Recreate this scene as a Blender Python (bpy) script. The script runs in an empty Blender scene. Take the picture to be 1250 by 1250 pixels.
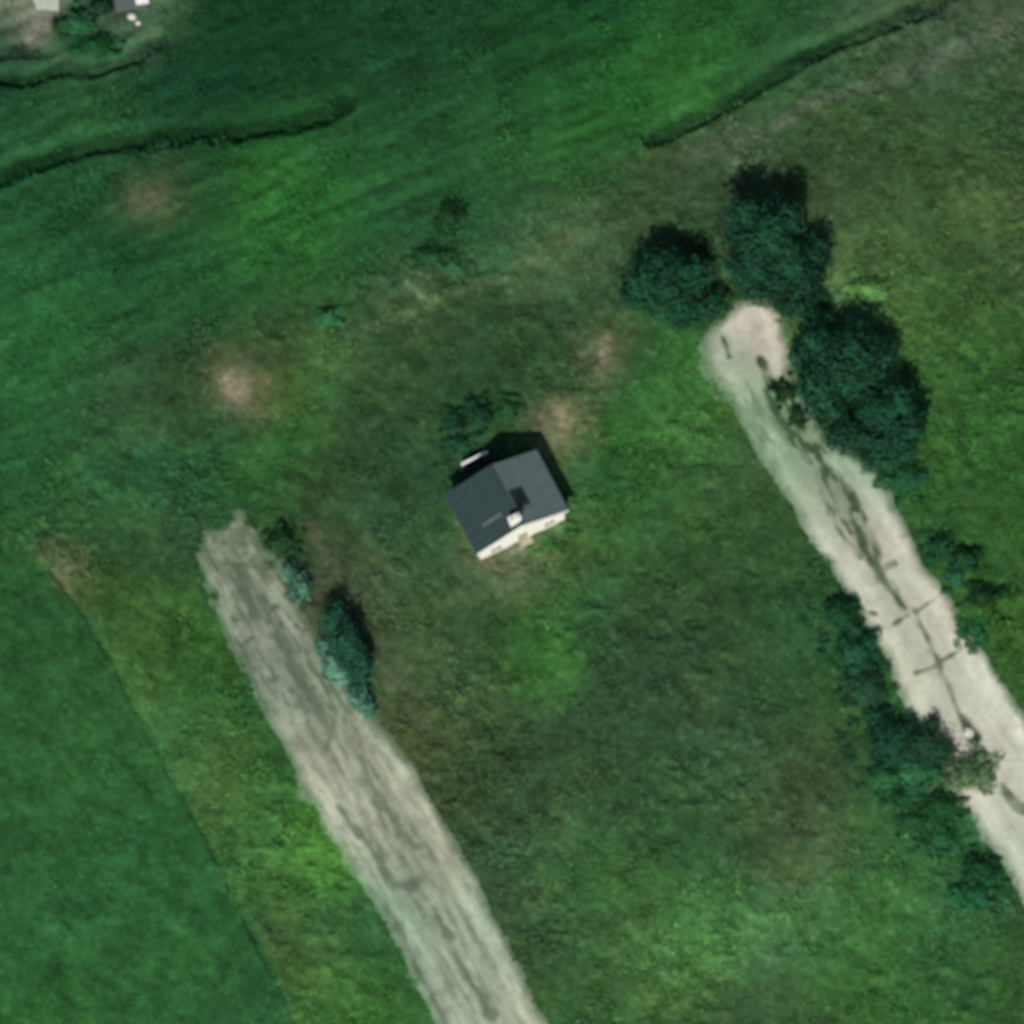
import bpy, math, random
import numpy as np
from mathutils import Vector

sc = bpy.context.scene
COL = sc.collection
R = math.radians

# ------------------------------------------------------------------ camera, sky, sun, exposure
TILT, DIST, HALF = R(17.0), 2000.0, 50.0          # view leans 17 degrees off vertical, from the south
cam_d = bpy.data.cameras.new("camera")
cam = bpy.data.objects.new("camera", cam_d)
COL.objects.link(cam)
cam.location = (0, -DIST * math.sin(TILT), DIST * math.cos(TILT))
cam.rotation_euler = (TILT, 0, 0)
cam_d.sensor_width = 36
cam_d.lens = 36 / (2 * HALF / DIST)
cam_d.clip_start, cam_d.clip_end = 1.0, 60000.0
cam_d.dof.use_dof = True                            # the soft optics of a picture taken from very far
cam_d.dof.focus_distance = DIST / 2
cam_d.dof.aperture_fstop = (cam_d.lens / 1000) / 0.46
sc.camera = cam

SUN_EL, SUN_AZ = R(44.0), R(190.0)                  # sun stands south-south-west
world = bpy.data.worlds.new("World")
sc.world = world
world.use_nodes = True
wn = world.node_tree
bg = next(n for n in wn.nodes if n.type == 'BACKGROUND')
sky = wn.nodes.new("ShaderNodeTexSky")
sky.sky_type = 'NISHITA'
sky.sun_disc = False
sky.sun_elevation = SUN_EL
sky.sun_rotation = SUN_AZ
wn.links.new(sky.outputs[0], bg.inputs[0])
bg.inputs[1].default_value = 0.07
sun_d = bpy.data.lights.new("sun", 'SUN')
sun_d.energy = 4.3
sun_d.angle = R(0.5)
sun_d.color = (1.0, 0.97, 0.93)
sun = bpy.data.objects.new("sun", sun_d)
COL.objects.link(sun)
to_sun = Vector((math.sin(SUN_AZ) * math.cos(SUN_EL), math.cos(SUN_AZ) * math.cos(SUN_EL), math.sin(SUN_EL)))
sun.rotation_euler = to_sun.to_track_quat('Z', 'Y').to_euler()
sun.location = to_sun * 200
sc.view_settings.view_transform = 'Standard'
sc.view_settings.look = 'None'
sc.view_settings.exposure = 0.0
sc.view_settings.gamma = 1.0
try:
    sc.cycles.use_denoising = True
    sc.cycles.max_bounces = 6
except Exception:
    pass

# ------------------------------------------------------------------ survey: picture position <-> place on the ground
ct, st_ = math.cos(TILT), math.sin(TILT)
CAM = np.array([0, -DIST * st_, DIST * ct])
FW = np.array([0, st_, -ct]); UP = np.array([0, ct, st_])


def P(px, py, z=0.0):
    nx = (px - 625) / 625 * HALF / DIST
    ny = (625 - py) / 625 * HALF / DIST
    d = FW + np.array([1, 0, 0]) * nx + UP * ny
    t = (z - CAM[2]) / d[2]
    p = CAM + d * t
    return Vector((p[0], p[1], z))


def W2P(x, y):
    vx, vy, vz = x, y - CAM[1], -CAM[2]
    dep = vy * FW[1] + vz * FW[2]
    u = vy * UP[1] + vz * UP[2]
    return 625 + x / dep * DIST / HALF * 625, 625 - u / dep * DIST / HALF * 625


def lin(c):
    c = np.asarray(c, float) / 255.0
    return np.where(c <= 0.04045, c / 12.92, ((c + 0.055) / 1.055) ** 2.4)


rng = np.random.default_rng(11)
random.seed(5)
_lat = rng.random((256, 256))


def vnoise(x, y, s, ox=0.0, oy=0.0):
    x = x / s + ox + 1000; y = y / s + oy + 1000
    xi = np.floor(x).astype(int); yi = np.floor(y).astype(int)
    fx = x - xi; fy = y - yi
    fx = fx * fx * (3 - 2 * fx); fy = fy * fy * (3 - 2 * fy)
    a = _lat[xi & 255, yi & 255]; b = _lat[(xi + 1) & 255, yi & 255]
    c = _lat[xi & 255, (yi + 1) & 255]; d = _lat[(xi + 1) & 255, (yi + 1) & 255]
    return (a * (1 - fx) + b * fx) * (1 - fy) + (c * (1 - fx) + d * fx) * fy - 0.5


def fbm(x, y, s, ox=0.0, n=3):
    r, a = 0, 1.0
    for k in range(n):
        r = r + a * vnoise(x, y, s / 2 ** k, ox + 17.3 * k, ox * 1.7 + 5.1 * k)
        a *= 0.55
    return r


def rot(x, y, deg):
    c, s = math.cos(R(deg)), math.sin(R(deg))
    return x * c + y * s, -x * s + y * c


def sm(x, a, b):
    t = np.clip((x - a) / (b - a), 0, 1)
    return t * t * (3 - 2 * t)


def seg_dist(x, y, pts, wid=None):
    """distance to a polyline (world metres); with widths returns distance minus local width"""
    best = np.full(np.shape(x), 1e9)
    for k in range(len(pts) - 1):
        ax, ay = pts[k][:2]; bx, by = pts[k + 1][:2]
        dx, dy = bx - ax, by - ay
        t = np.clip(((x - ax) * dx + (y - ay) * dy) / (dx * dx + dy * dy + 1e-9), 0, 1)
        d = np.hypot(x - ax - t * dx, y - ay - t * dy)
        if wid is not None:
            d = d - (wid[k] * (1 - t) + wid[k + 1] * t)
        best = np.minimum(best, d)
    return best


def poly_sd(x, y, pts):
    """signed distance, positive inside"""
    d = seg_dist(x, y, list(pts) + [pts[0]])
    ins = np.zeros(np.shape(x), bool)
    n = len(pts)
    for k in range(n):
        ax, ay = pts[k][:2]; bx, by = pts[(k + 1) % n][:2]
        cond = ((ay > y) != (by > y))
        xx = (bx - ax) * (y - ay) / (by - ay + 1e-12) + ax
        ins ^= cond & (x < xx)
    return np.where(ins, d, -d)


def G(*pts):
    return [P(a[0], a[1])[:2] for a in pts]


class Field:
    """coarse world grid sampled bilinearly"""
    x0, y0, s, nx, ny = -75.0, -75.0, 0.5, 301, 301
    gx, gy = np.meshgrid(x0 + s * np.arange(301), y0 + s * np.arange(301), indexing='ij')

    def __init__(self, arr):
        self.a = arr

    def __call__(self, x, y):
        u = np.clip((x - self.x0) / self.s, 0, self.nx - 1.001)
        v = np.clip((y - self.y0) / self.s, 0, self.ny - 1.001)
        i = u.astype(int); j = v.astype(int); fu = u - i; fv = v - j
        if self.a.ndim == 3:
            fu = fu[..., None]; fv = fv[..., None]
        a = self.a
        return (a[i, j] * (1 - fu) + a[i + 1, j] * fu) * (1 - fv) + (a[i, j + 1] * (1 - fu) + a[i + 1, j + 1] * fu) * fv


def colour_field(samples, blur=1.0):
    pts = np.array([s[:2] for s in samples], float)
    cols = np.array([lin(s[2:5]) for s in samples])
    d = np.sqrt(((pts[:, None] - pts[None]) ** 2).sum(-1)) + np.eye(len(pts)) * 1e9
    near = np.sort(d, 1)
    sig = np.clip(0.75 * (near[:, 0] + near[:, 1]) / 2, 12, 60) * blur
    px, py = W2P(Field.gx, Field.gy)
    px = np.clip(px, -20, 1270); py = np.clip(py, -20, 1270)
    num = np.zeros(px.shape + (3,)); den = np.zeros(px.shape)
    for (p, c, s) in zip(pts, cols, sig):
        w = np.exp(-((px - p[0]) ** 2 + (py - p[1]) ** 2) / (2 * s * s)) + 1e-7 / (1 + ((px - p[0]) ** 2 + (py - p[1]) ** 2) / 400)
        num += w[..., None] * c; den += w
    return Field(num / den[..., None])


# colours of the sward as surveyed over the plot (picture x, y, sRGB)
SWARD = [
    (300,20,16,60,30),(230,110,20,64,38),(60,130,26,74,38),(100,145,42,92,50),(30,170,36,88,50),(50,240,26,74,40),(15,110,22,66,44),
    (185,240,96,100,68),(168,245,100,100,70),(205,236,84,96,62),(240,240,30,70,40),(100,300,32,86,46),(330,290,42,104,42),(400,220,38,98,38),(250,350,32,84,44),
    (350,395,45,76,43),(20,350,36,94,50),(20,400,40,102,50),(450,30,20,62,34),(560,60,22,66,36),(490,90,32,78,48),(380,60,18,60,32),
    (700,130,38,98,38),(780,110,34,100,42),(790,80,40,102,38),(620,190,48,100,48),(560,150,31,79,43),(470,200,33,85,46),
    (520,250,31,78,43),(500,290,33,77,47),(460,330,38,82,50),(640,270,40,86,48),(690,290,74,100,66),(650,320,78,106,74),
    (720,350,54,82,54),(520,370,70,88,60),(500,355,66,92,64),(640,390,42,74,42),(810,230,50,74,50),(850,215,58,80,56),(890,190,60,80,56),(830,190,56,84,54),(780,240,48,76,48),(850,270,48,76,48),(860,40,42,98,40),(900,20,34,88,38),(980,60,28,74,40),
    (700,30,20,66,34),(640,100,26,78,38),(830,100,44,104,42),(800,30,24,76,36),(590,330,36,78,46),
    (1020,75,66,104,70),(1130,40,58,84,58),(1210,30,80,102,80),(1140,75,70,92,75),(1240,10,52,70,50),(960,110,48,86,52),(900,165,62,86,62),(915,185,76,97,76),
    (1050,140,54,80,46),(1150,140,38,80,42),(1230,180,54,76,46),(1230,110,44,82,44),(1060,200,48,78,46),(1200,260,66,96,54),(1070,350,76,116,70),
    (1030,290,68,94,58),(1130,320,54,90,42),(1180,380,48,90,42),(1240,300,62,82,52),(1120,230,54,84,48),(1000,240,58,80,50),
    (60,450,37,98,45),(20,520,36,92,48),(150,480,45,77,45),(200,470,45,72,41),(135,505,58,96,64),(290,475,150,138,110),(280,462,146,136,108),(300,490,120,108,80),(318,500,94,86,56),(338,470,76,84,54),
    (150,590,42,96,54),(250,580,33,79,46),(330,560,46,108,45),(400,460,58,108,56),(380,480,46,96,41),(390,590,45,67,38),(410,440,74,112,66),
    (80,700,98,94,64),(72,688,96,92,62),(95,712,90,98,60),(130,720,42,74,28),(170,760,52,94,46),(30,750,36,90,42),(60,790,34,86,44),(200,650,44,78,52),(215,700,48,84,44),
    (160,800,64,106,56),(220,790,50,98,40),(390,690,59,74,53),(410,720,76,83,59),(370,640,46,74,44),(60,600,38,88,48),(100,640,48,86,48),
    (30,900,40,98,48),(180,900,35,91,48),(100,930,41,99,43),(60,1000,33,91,49),(220,900,60,108,58),(245,965,78,114,64),(280,1000,50,90,36),(330,970,44,92,44),
    (300,1050,66,116,60),(385,1050,76,138,52),(400,1040,74,134,52),(330,1090,50,92,42),(355,1140,66,110,60),(345,1185,72,92,50),(395,1130,44,84,56),(400,1230,58,114,48),
    (200,1080,34,95,48),(120,1100,33,90,46),(200,1180,38,97,43),(300,1220,35,90,51),(60,1190,38,99,46),(260,870,42,86,42),(460,1200,48,96,46),(30,1100,35,92,48),
    (450,740,60,79,52),(430,700,74,85,60),(500,810,72,92,60),(540,830,58,96,58),(530,900,68,80,48),(600,780,41,78,40),(680,810,66,128,48),(660,822,60,116,46),
    (660,770,38,92,36),(600,720,43,82,46),(700,720,41,91,44),(750,730,46,76,46),(720,880,49,72,43),(640,900,46,76,48),(560,960,54,76,43),(620,980,54,80,45),
    (680,960,43,74,45),(800,800,42,72,48),(780,880,52,87,57),(770,980,46,80,46),(670,1005,64,96,68),(690,1060,60,116,62),(740,1090,44,92,46),(620,1060,50,81,54),
    (640,1130,53,73,51),(700,1150,54,86,46),(790,1165,74,118,70),(700,1230,52,96,52),(740,1200,50,94,50),
    (870,850,47,72,45),(930,850,50,91,53),(960,930,56,76,46),(990,960,58,74,45),(970,1010,62,78,48),(880,950,54,97,63),(860,1000,44,86,48),
    (1010,1055,74,101,73),(1080,1060,52,103,50),(1060,1080,41,86,34),(900,1130,66,118,58),(860,1160,74,138,66),(920,1145,78,126,78),(1040,1135,60,116,56),
    (1110,1125,66,118,61),(1150,1150,41,84,48),(1180,1060,46,96,58),(1230,1150,50,82,45),(950,1200,56,88,52),(870,1220,52,82,48),(1060,1200,50,97,46),(1200,1200,46,92,43),
    (1080,960,46,96,54),(1100,1000,40,84,46),(1230,700,50,92,43),(1220,600,41,84,39),(1180,560,50,99,45),(1150,640,42,84,41),(1230,480,46,92,41),(1160,450,52,96,48),
    (930,560,50,84,50),(860,520,66,120,58),(845,500,64,116,56),(820,470,52,107,48),(830,600,46,88,44),(760,560,43,96,43),(770,640,46,92,45),(900,620,45,80,43),(900,700,46,78,45),
    (950,700,41,80,43),(1000,780,39,84,46),(960,820,46,84,48),(850,760,45,76,46),
    (690,505,134,124,94),(676,512,128,118,88),(690,535,110,112,84),(738,425,114,106,80),(732,445,108,102,76),(730,570,43,91,44),(720,650,52,103,54),(665,662,84,108,70),(615,690,120,118,92),
    (700,395,44,78,46),(772,400,40,84,46),(700,465,44,82,44),(652,480,42,78,46),(725,500,46,92,46),(660,400,44,76,44),(740,370,48,78,50),(775,470,48,100,48),(700,430,50,82,48),(764,440,54,90,52),
    (255,440,44,74,46),(245,505,42,76,48),(330,435,56,80,52),(345,500,48,92,44),(290,525,50,84,54),(150,205,30,74,42),(225,205,32,76,42),(190,290,30,80,44),(130,262,28,76,44),
    (480,480,43,72,43),(520,560,37,76,50),(480,620,44,82,50),(530,640,46,84,52),(560,470,41,79,46),(630,450,43,70,41),(540,420,47,76,45),(440,560,48,78,46),(480,420,52,84,48),(500,700,50,84,52),
    (40,25,120,116,100),(40,42,112,112,96),(45,8,124,120,104),(24,20,96,102,84),(8,5,124,136,112),(10,30,34,74,48),(85,45,44,84,60),(110,60,36,82,48),(130,65,54,98,62),(95,65,50,92,58),(165,40,60,90,64),(60,70,52,88,62),(20,72,44,80,56),(190,10,70,110,74),(160,22,90,110,90),(30,58,30,50,36),
]
STONE_LEFT = [
    (270,650,118,122,98),(260,720,118,126,106),(320,760,132,133,116),(300,720,128,131,113),(350,830,122,124,107),(370,800,108,114,97),(340,860,140,147,129),
    (380,930,166,161,139),(440,920,152,153,130),(480,950,152,151,128),(440,980,127,136,114),(500,1000,162,159,137),(460,1060,130,142,121),(540,1060,152,151,127),
    (520,1060,132,127,108),(500,1090,120,131,110),(530,1150,146,151,131),(570,1160,127,136,116),(590,1140,152,160,136),(500,1180,142,150,127),(560,1230,132,141,121),
    (640,1220,162,161,137),(480,1140,127,149,121),(400,860,110,122,100),(430,1010,168,163,142),
]
STONE_RIGHT = [
    (930,400,188,173,157),(925,385,182,176,158),(870,430,142,150,126),(900,450,152,155,131),(895,440,158,164,140),(905,465,152,162,134),(916,490,152,168,138),(930,518,132,152,120),(945,545,136,156,124),(952,572,138,158,126),(960,610,137,151,122),(1000,620,166,168,143),
    (1040,700,184,178,159),(1060,590,142,165,141),(1085,620,192,185,166),(1095,660,197,178,162),(1110,700,179,185,161),(1090,780,182,178,156),(1150,730,190,174,156),
    (1160,750,202,188,169),(1120,830,182,178,156),(1190,800,180,178,156),(1220,850,212,208,190),(1210,890,192,182,163),(1240,920,196,190,171),(1240,960,202,200,181),
    (1200,980,180,175,156),(1230,1040,176,179,156),(1190,930,180,170,152),
]
FIELD_CORNER = [(-10, -75), (-75, -75)]


def in_field(p):
    line = [(62,694),(100,745),(130,795),(160,850),(195,920),(235,990),(270,1055),(305,1130),(330,1180),(362,1250)]
    if p[1] < 700: return False
    xl = np.interp(p[1], [q[1] for q in line], [q[0] for q in line])
    return p[0] < xl - 4


F_CROP = colour_field([p for p in SWARD if in_field(p)], 1.3)
F_SWARD = colour_field([p for p in SWARD if not in_field(p)])
F_LEFT = colour_field(STONE_LEFT)
F_RIGHT = colour_field(STONE_RIGHT)

PAD_L = G((235,655),(262,630),(298,628),(318,655),(340,690),(368,745),(400,800),(435,850),(465,880),(500,930),(532,985),(560,1030),(582,1072),(610,1130),(640,1190),(668,1250),(720,1355),(600,1355),
          (532,1250),(500,1180),(462,1110),(430,1060),(398,1015),(372,965),(350,918),(322,870),(300,830),(278,790),(258,745),(246,700))
PAD_R = G((852,420),(868,402),(884,384),(905,368),(930,370),(952,378),(962,405),(968,445),(985,490),(1008,535),(1035,552),(1070,575),(1090,610),(1112,655),(1126,690),(1148,712),(1166,738),(1180,772),(1202,800),(1226,838),(1250,872),(1320,980),(1320,1200),
          (1250,1105),(1225,1055),(1200,1018),(1178,985),(1158,958),(1140,925),(1120,895),(1104,862),(1092,838),(1080,800),(1062,768),(1040,735),(1018,700),(995,668),(978,640),(962,610),(936,572),(910,530),(886,487),(864,452))
SD_L = Field(poly_sd(Field.gx, Field.gy, PAD_L))
SD_R = Field(poly_sd(Field.gx, Field.gy, PAD_R))

JOINT_MAIN = [(928,440,4),(946,475,13),(964,510,16),(985,545,14),(1005,572,13),(1024,602,15),(1046,642,15),(1062,672,11),(1080,708,5),(1098,736,2.5),(1116,748,2),(1130,775,1.6),(1145,806,2.2),(1160,842,2.5),(1170,870,5),(1188,900,6)]
JOINTS = [[(1118,748,1.4),(1146,728,1.2)],[(1088,764,1.2),(1098,758,2.2),(1112,750,0.8)],[(1145,810,2.2),(1172,794,1.0)],[(1118,822,1.2),(1145,812,1.8)],
          [(1000,585,4),(1013,625,3),(1030,658,4),(1052,680,4)],[(1082,692,5),(1092,688,4)],[(884,412,2),(890,436,2)],
          [(1225,960,4),(1240,985,6),(1256,992,7)]]
STREAKS_L = [[(300,700,2),(330,760,4),(352,800,5),(372,838,5),(402,888,5),(425,925,3)],[(340,790,3),(365,815,5),(372,825,4)],[(400,845,4),(410,870,5),(398,920,5)],
             [(275,690,5),(300,690,3)],[(412,985,4),(450,1030,5),(475,1080,7),(510,1080,6)],[(530,1110,3),(560,1170,5),(600,1240,6)],[(470,1100,2),(520,1200,2.5),(545,1250,3)],[(440,925,4),(462,975,6),(505,1035,6)]]


def joints_mask(x, y, lines, soft):
    m = np.full(np.shape(x), -9.0)
    for ln in lines:
        d = seg_dist(x, y, G(*ln), [a[2] / 12.5 for a in ln])
        m = np.maximum(m, -d / soft)
    return m


MASK_R = Field(joints_mask(Field.gx, Field.gy, [JOINT_MAIN], 1.0))

DITCH_A = G((-60,236),(0,211),(60,190),(120,172),(165,166),(220,161),(290,155),(350,146),(395,136),(420,122))
DITCH_B = G((796,166),(840,145),(890,120),(940,90),(985,65),(1030,45),(1080,28),(1130,5),(1190,-30))
DITCH_C = G((-50,90),(0,92),(34,97),(62,84),(110,82),(150,72),(192,48))
DITCH_D = G((-30,60),(0,62),(30,58),(58,62))
FIELD_LINE = G((62,694),(100,745),(130,795),(160,850),(195,920),(235,990),(270,1055),(305,1130),(330,1180),(362,1250),(400,1330))


def ditch_depth(d, wob, half, depth):
    return -depth * (1 - sm(d + wob, half * 0.45, half * 1.25))


SD_DA = Field(seg_dist(Field.gx, Field.gy, DITCH_A)); SD_DB = Field(seg_dist(Field.gx, Field.gy, DITCH_B))
SD_DC = Field(seg_dist(Field.gx, Field.gy, DITCH_C)); SD_DD = Field(seg_dist(Field.gx, Field.gy, DITCH_D))
SD_FL = Field(seg_dist(Field.gx, Field.gy, FIELD_LINE))
FIELD_POLY = [tuple(p) for p in FIELD_LINE] + [(-75, -75), (-75, 70)] + G((-40,700))
SD_FIELD = Field(poly_sd(Field.gx, Field.gy, G((62,694)) + FIELD_LINE + [(-10, -75), (-75, -75), tuple(P(-60, 640)[:2])]))
MEADOW = Field(poly_sd(Field.gx, Field.gy, G((-80,680),(60,600),(120,520),(240,440),(330,400),(420,330),(560,310),(660,250),(760,190),(840,150),(1130,5),(1130,-60),(-80,-60))))
HOUSE_C = P(628, 628)


def height(x, y):
    """relief of the ground in metres"""
    edge = np.maximum(SD_L(x, y), SD_R(x, y))
    off_pad = 1 - sm(edge, -0.9, 0.1)
    field = sm(SD_FIELD(x, y), -0.5, 0.8); mead = sm(MEADOW(x, y), -1, 3)
    calm = 1 - 0.55 * np.maximum(field, mead)
    far = np.exp(-(np.maximum(np.hypot(x, y) - 70, 0) / 60) ** 2)
    xr, yr = rot(x, y, 24)
    h = 0.30 * fbm(x, y, 5.0, 3.1, 3) * calm
    h = h + 0.36 * calm * np.maximum(fbm(x, y, 1.1, 7.7, 3), -0.08) * (0.4 + 1.3 * sm(vnoise(x, y, 6.0, 50.0), -0.2, 0.35))
    h = h + 0.20 * mead * vnoise(xr * 0.2, yr, 0.9, 21.0)
    h = h + 0.065 * fbm(x, y, 0.55, 31.0, 2)
    h = h * off_pad * far
    wob = 0.25 * vnoise(x, y, 1.4, 9.0)
    xb = x < 30
    h = h + ditch_depth(SD_DA(x, y), wob * 1.5 + 0.5 * vnoise(x, y, 5.0, 4.4), 1.4, 1.0)
    h = h + ditch_depth(SD_DB(x, y), wob * 0.5 + 0.1 * vnoise(x, y, 4.0, 4.4), 1.25, 0.8)
    h = h + ditch_depth(SD_DC(x, y), wob * 1.8 + 0.4 * vnoise(x, y, 4.0, 4.4), 1.1, 0.8) + ditch_depth(SD_DD(x, y), wob * 1.5, 1.0, 0.5)
    h = h + ditch_depth(SD_FL(x, y), wob * 1.4, 0.36, 0.30)
    h = h + 0.14 * (1 - field) * sm(SD_FL(x, y), 4.0, 0.2) * off_pad
    return h


WORN = [([(836,190,6),(880,178,9),(930,166,7),(985,128,7),(1060,104,8),(1120,84,10),(1180,58,10),(1260,12,9)], (86, 98, 80), 0.8),
        ([(420,412,3),(480,390,5),(520,368,7),(580,352,4),(640,325,5),(672,300,5),(720,282,4)], (84, 106, 74), 0.65),
        ([(495,345,4),(512,362,7),(524,372,6)], (98, 126, 96), 0.7),
        ([(372,186,2),(400,170,3),(430,152,3)], (62, 110, 74), 0.7),
        ([(378,640,8),(405,700,9),(440,760,9),(480,820,8),(520,890,9)], (82, 88, 66), 0.5),
        ([(70,684,4),(84,704,6),(104,728,5),(150,800,4),(190,880,4),(240,960,6),(262,985,6)], (74, 112, 62), 0.3),
        ([(60,60,8),(95,72,7),(130,64,8),(172,44,8),(188,20,8)], (62, 100, 70), 0.7),
        ([(284,468,13),(292,482,12)], (150, 138, 116), 0.75), ([(300,500,6),(318,508,4)], (112, 100, 76), 0.6),
        ([(680,500,8),(688,516,10),(690,536,5)], (140, 132, 102), 0.65), ([(738,420,7),(734,444,7)], (122, 116, 88), 0.65),
        ([(170,246,9),(200,236,10)], (102, 104, 74), 0.75), ([(78,690,5),(84,706,5)], (118, 108, 76), 0.7),
        ([(590,684,5),(640,668,5)], (132, 124, 96), 0.6),
        ([(28,0,12),(40,24,13),(42,42,12)], (118, 114, 98), 0.9)]
WORN_F = [(Field(seg_dist(Field.gx, Field.gy, G(*w), [a[2] / 12.5 for a in w])), lin(c), k) for w, c, k in WORN]


def sward_colour(x, y, rough=1.0):
    wx = 1.3 * fbm(x, y, 2.0, 141.0, 4); wy = 1.3 * fbm(x, y, 2.4, 151.0, 3)
    inf = sm(SD_FIELD(x, y) + 0.8 * wx, -1.0, 0.8)[..., None]
    c = F_SWARD(x + wx, y + wy) * (1 - inf) + F_CROP(x, y) * inf
    out = sm(np.maximum(np.abs(x), np.abs(y)), 56, 66)[..., None]             # plain pasture beyond the plots
    c = c * (1 - out) + lin((44, 86, 44)) * out
    c = 0.94 * c + 0.06 * c.mean(-1, keepdims=True) * 1.25
    xr, yr = rot(x, y, 24)
    field = sm(SD_FIELD(x, y), -0.5, 0.8)[..., None]; mead = sm(MEADOW(x, y), -1, 3)[..., None]
    wild = 1 - 0.55 * np.maximum(field, mead)
    n1 = fbm(x, y, 3.2, 1.0, 3)[..., None]; n2 = fbm(x, y, 1.0, 2.0, 3)[..., None]
    n3 = fbm(xr * 0.16, yr, 0.75, 61.0, 2)[..., None]; hue = fbm(x, y, 4.5, 13.0, 3)[..., None]
    warm = fbm(x, y, 1.7, 23.0, 2)[..., None]
    n4 = fbm(x, y, 0.55, 131.0, 2)[..., None]
    for f, col, k in WORN_F:
        m = (1 - sm(f(x, y) + 0.7 * n1[..., 0] + 0.5 * n2[..., 0], -0.5, 0.6))[..., None] * k * np.clip(0.8 + n2 * 0.8, 0, 1)
        c = c * (1 - m) + col * m
    xs_, ys_ = rot(x, y, -40)
    n5 = fbm(xs_ * 0.35, ys_, 0.7, 161.0, 2)[..., None]
    spk = np.maximum(n4, 0.15) - 0.15
    g = 1 + wild * (0.22 * n1 + 0.30 * n2 + 0.32 * n5 + 0.7 * spk) + mead * (0.50 * n3) + 0.20 * n4 + field * (0.22 * n2 + 0.22 * n5 + 0.15 * n1)
    c = c * np.clip(g, 0.4, 1.9)
    green = np.clip((c[..., 1:2] - c[..., 0:1]) / (c[..., 1:2] + 1e-4) * 2.2, 0, 1)
    tint = 1 + green * np.array([-0.02, -0.03, -0.09]) + green * (1 - mead) * (1 - inf) * np.array([0.08, 0.05, -0.02]) + inf * np.array([0.24, 0.0, 0.0]) + (1 - green) * np.array([-0.10, 0.0, -0.02]) + np.concatenate([0.18 * hue + 0.12 * warm + 0.4 * spk, 0.04 * hue, -0.12 * hue + 0.2 * spk], -1) * wild
    c = c * np.clip(tint, 0.5, 1.7)
    mud = np.maximum(1 - sm(np.minimum(SD_DA(x, y), SD_DB(x, y)) + 0.4 * n2[..., 0], 0.2, 1.15), 0.7 * (1 - sm(SD_DC(x, y) + 0.5 * n2[..., 0], 0.1, 1.0)))[..., None] * np.clip(0.75 + 0.9 * n1, 0.2, 1)
    c = c * (1 - mud) + lin((20, 52, 26)) * mud
    return np.clip(c, 0.002, 0.9)


# ------------------------------------------------------------------ helpers
def tag(o, label=None, cat=None, group=None, kind=None):
    if label: o['label'] = label
    if cat: o['category'] = cat
    if group: o['group'] = group
    if kind: o['kind'] = kind
    return o


def empty(name, loc, rz=0.0):
    o = bpy.data.objects.new(name, None)
    COL.objects.link(o)
    o.location = loc
    o.rotation_euler = (0, 0, rz)
    o.empty_display_size = 0.5
    return o


def mesh_np(name, verts, faces, mat, cols=None, smooth=False, parent=None):
    """faces: (n,3) or (n,4) int array"""
    me = bpy.data.meshes.new(name)
    verts = np.asarray(verts, np.float32); faces = np.asarray(faces, np.int32)
    k = faces.shape[1]
    me.vertices.add(len(verts)); me.vertices.foreach_set('co', verts.ravel())
    me.loops.add(faces.size); me.loops.foreach_set('vertex_index', faces.ravel())
    me.polygons.add(len(faces))
    me.polygons.foreach_set('loop_start', np.arange(0, faces.size, k, dtype=np.int32))
    me.polygons.foreach_set('use_smooth', np.full(len(faces), smooth, dtype=bool))
    me.update(calc_edges=True)
    if cols is not None:
        at = me.attributes.new('tone', 'FLOAT_COLOR', 'POINT')
        rgba = np.ones((len(verts), 4), np.float32); rgba[:, :3] = cols
        at.data.foreach_set('color', rgba.ravel())
    me.materials.append(mat)
    o = bpy.data.objects.new(name, me)
    COL.objects.link(o)
    if parent: o.parent = parent
    return o


class MB:
    """collects boxes and prisms for one mesh object"""
    def __init__(self):
        self.v, self.f = [], []

    def poly(self, pts, faces):
        b = len(self.v)
        self.v += [tuple(p) for p in pts]
        self.f += [tuple(i + b for i in f) for f in faces]
        return self

    def box(self, x0, y0, z0, x1, y1, z1):
        p = [(x0,y0,z0),(x1,y0,z0),(x1,y1,z0),(x0,y1,z0),(x0,y0,z1),(x1,y0,z1),(x1,y1,z1),(x0,y1,z1)]
        return self.poly(p, [(3,2,1,0),(4,5,6,7),(0,1,5,4),(1,2,6,5),(2,3,7,6),(3,0,4,7)])

    def hexa(self, low, high):
        p = list(low) + list(high)
        return self.poly(p, [(3,2,1,0),(4,5,6,7),(0,1,5,4),(1,2,6,5),(2,3,7,6),(3,0,4,7)])

    def tube(self, a, b, ra, rb, n=7):
        a, b = Vector(a), Vector(b)
        d = (b - a).normalized()
        u = d.cross(Vector((0.31, 0.9, 0.17))).normalized(); w = d.cross(u)
        pts = [a + (u * math.cos(t) + w * math.sin(t)) * ra for t in [2 * math.pi * k / n for k in range(n)]]
        pts += [b + (u * math.cos(t) + w * math.sin(t)) * rb for t in [2 * math.pi * k / n for k in range(n)]]
        return self.poly(pts, [(k, (k + 1) % n, n + (k + 1) % n, n + k) for k in range(n)] + [tuple(range(n))[::-1], tuple(range(n, 2 * n))])

    def build(self, name, mat, parent=None, bevel=0.0):
        me = bpy.data.meshes.new(name)
        me.from_pydata(self.v, [], self.f)
        me.update()
        me.materials.append(mat)
        o = bpy.data.objects.new(name, me)
        COL.objects.link(o)
        if parent: o.parent = parent
        if bevel:
            m = o.modifiers.new('bevel', 'BEVEL'); m.width = bevel; m.segments = 2
        return o


def new_mat(name):
    m = bpy.data.materials.new(name)
    m.use_nodes = True
    nt = m.node_tree
    b = next(n for n in nt.nodes if n.type == 'BSDF_PRINCIPLED')
    return m, nt, b


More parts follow.
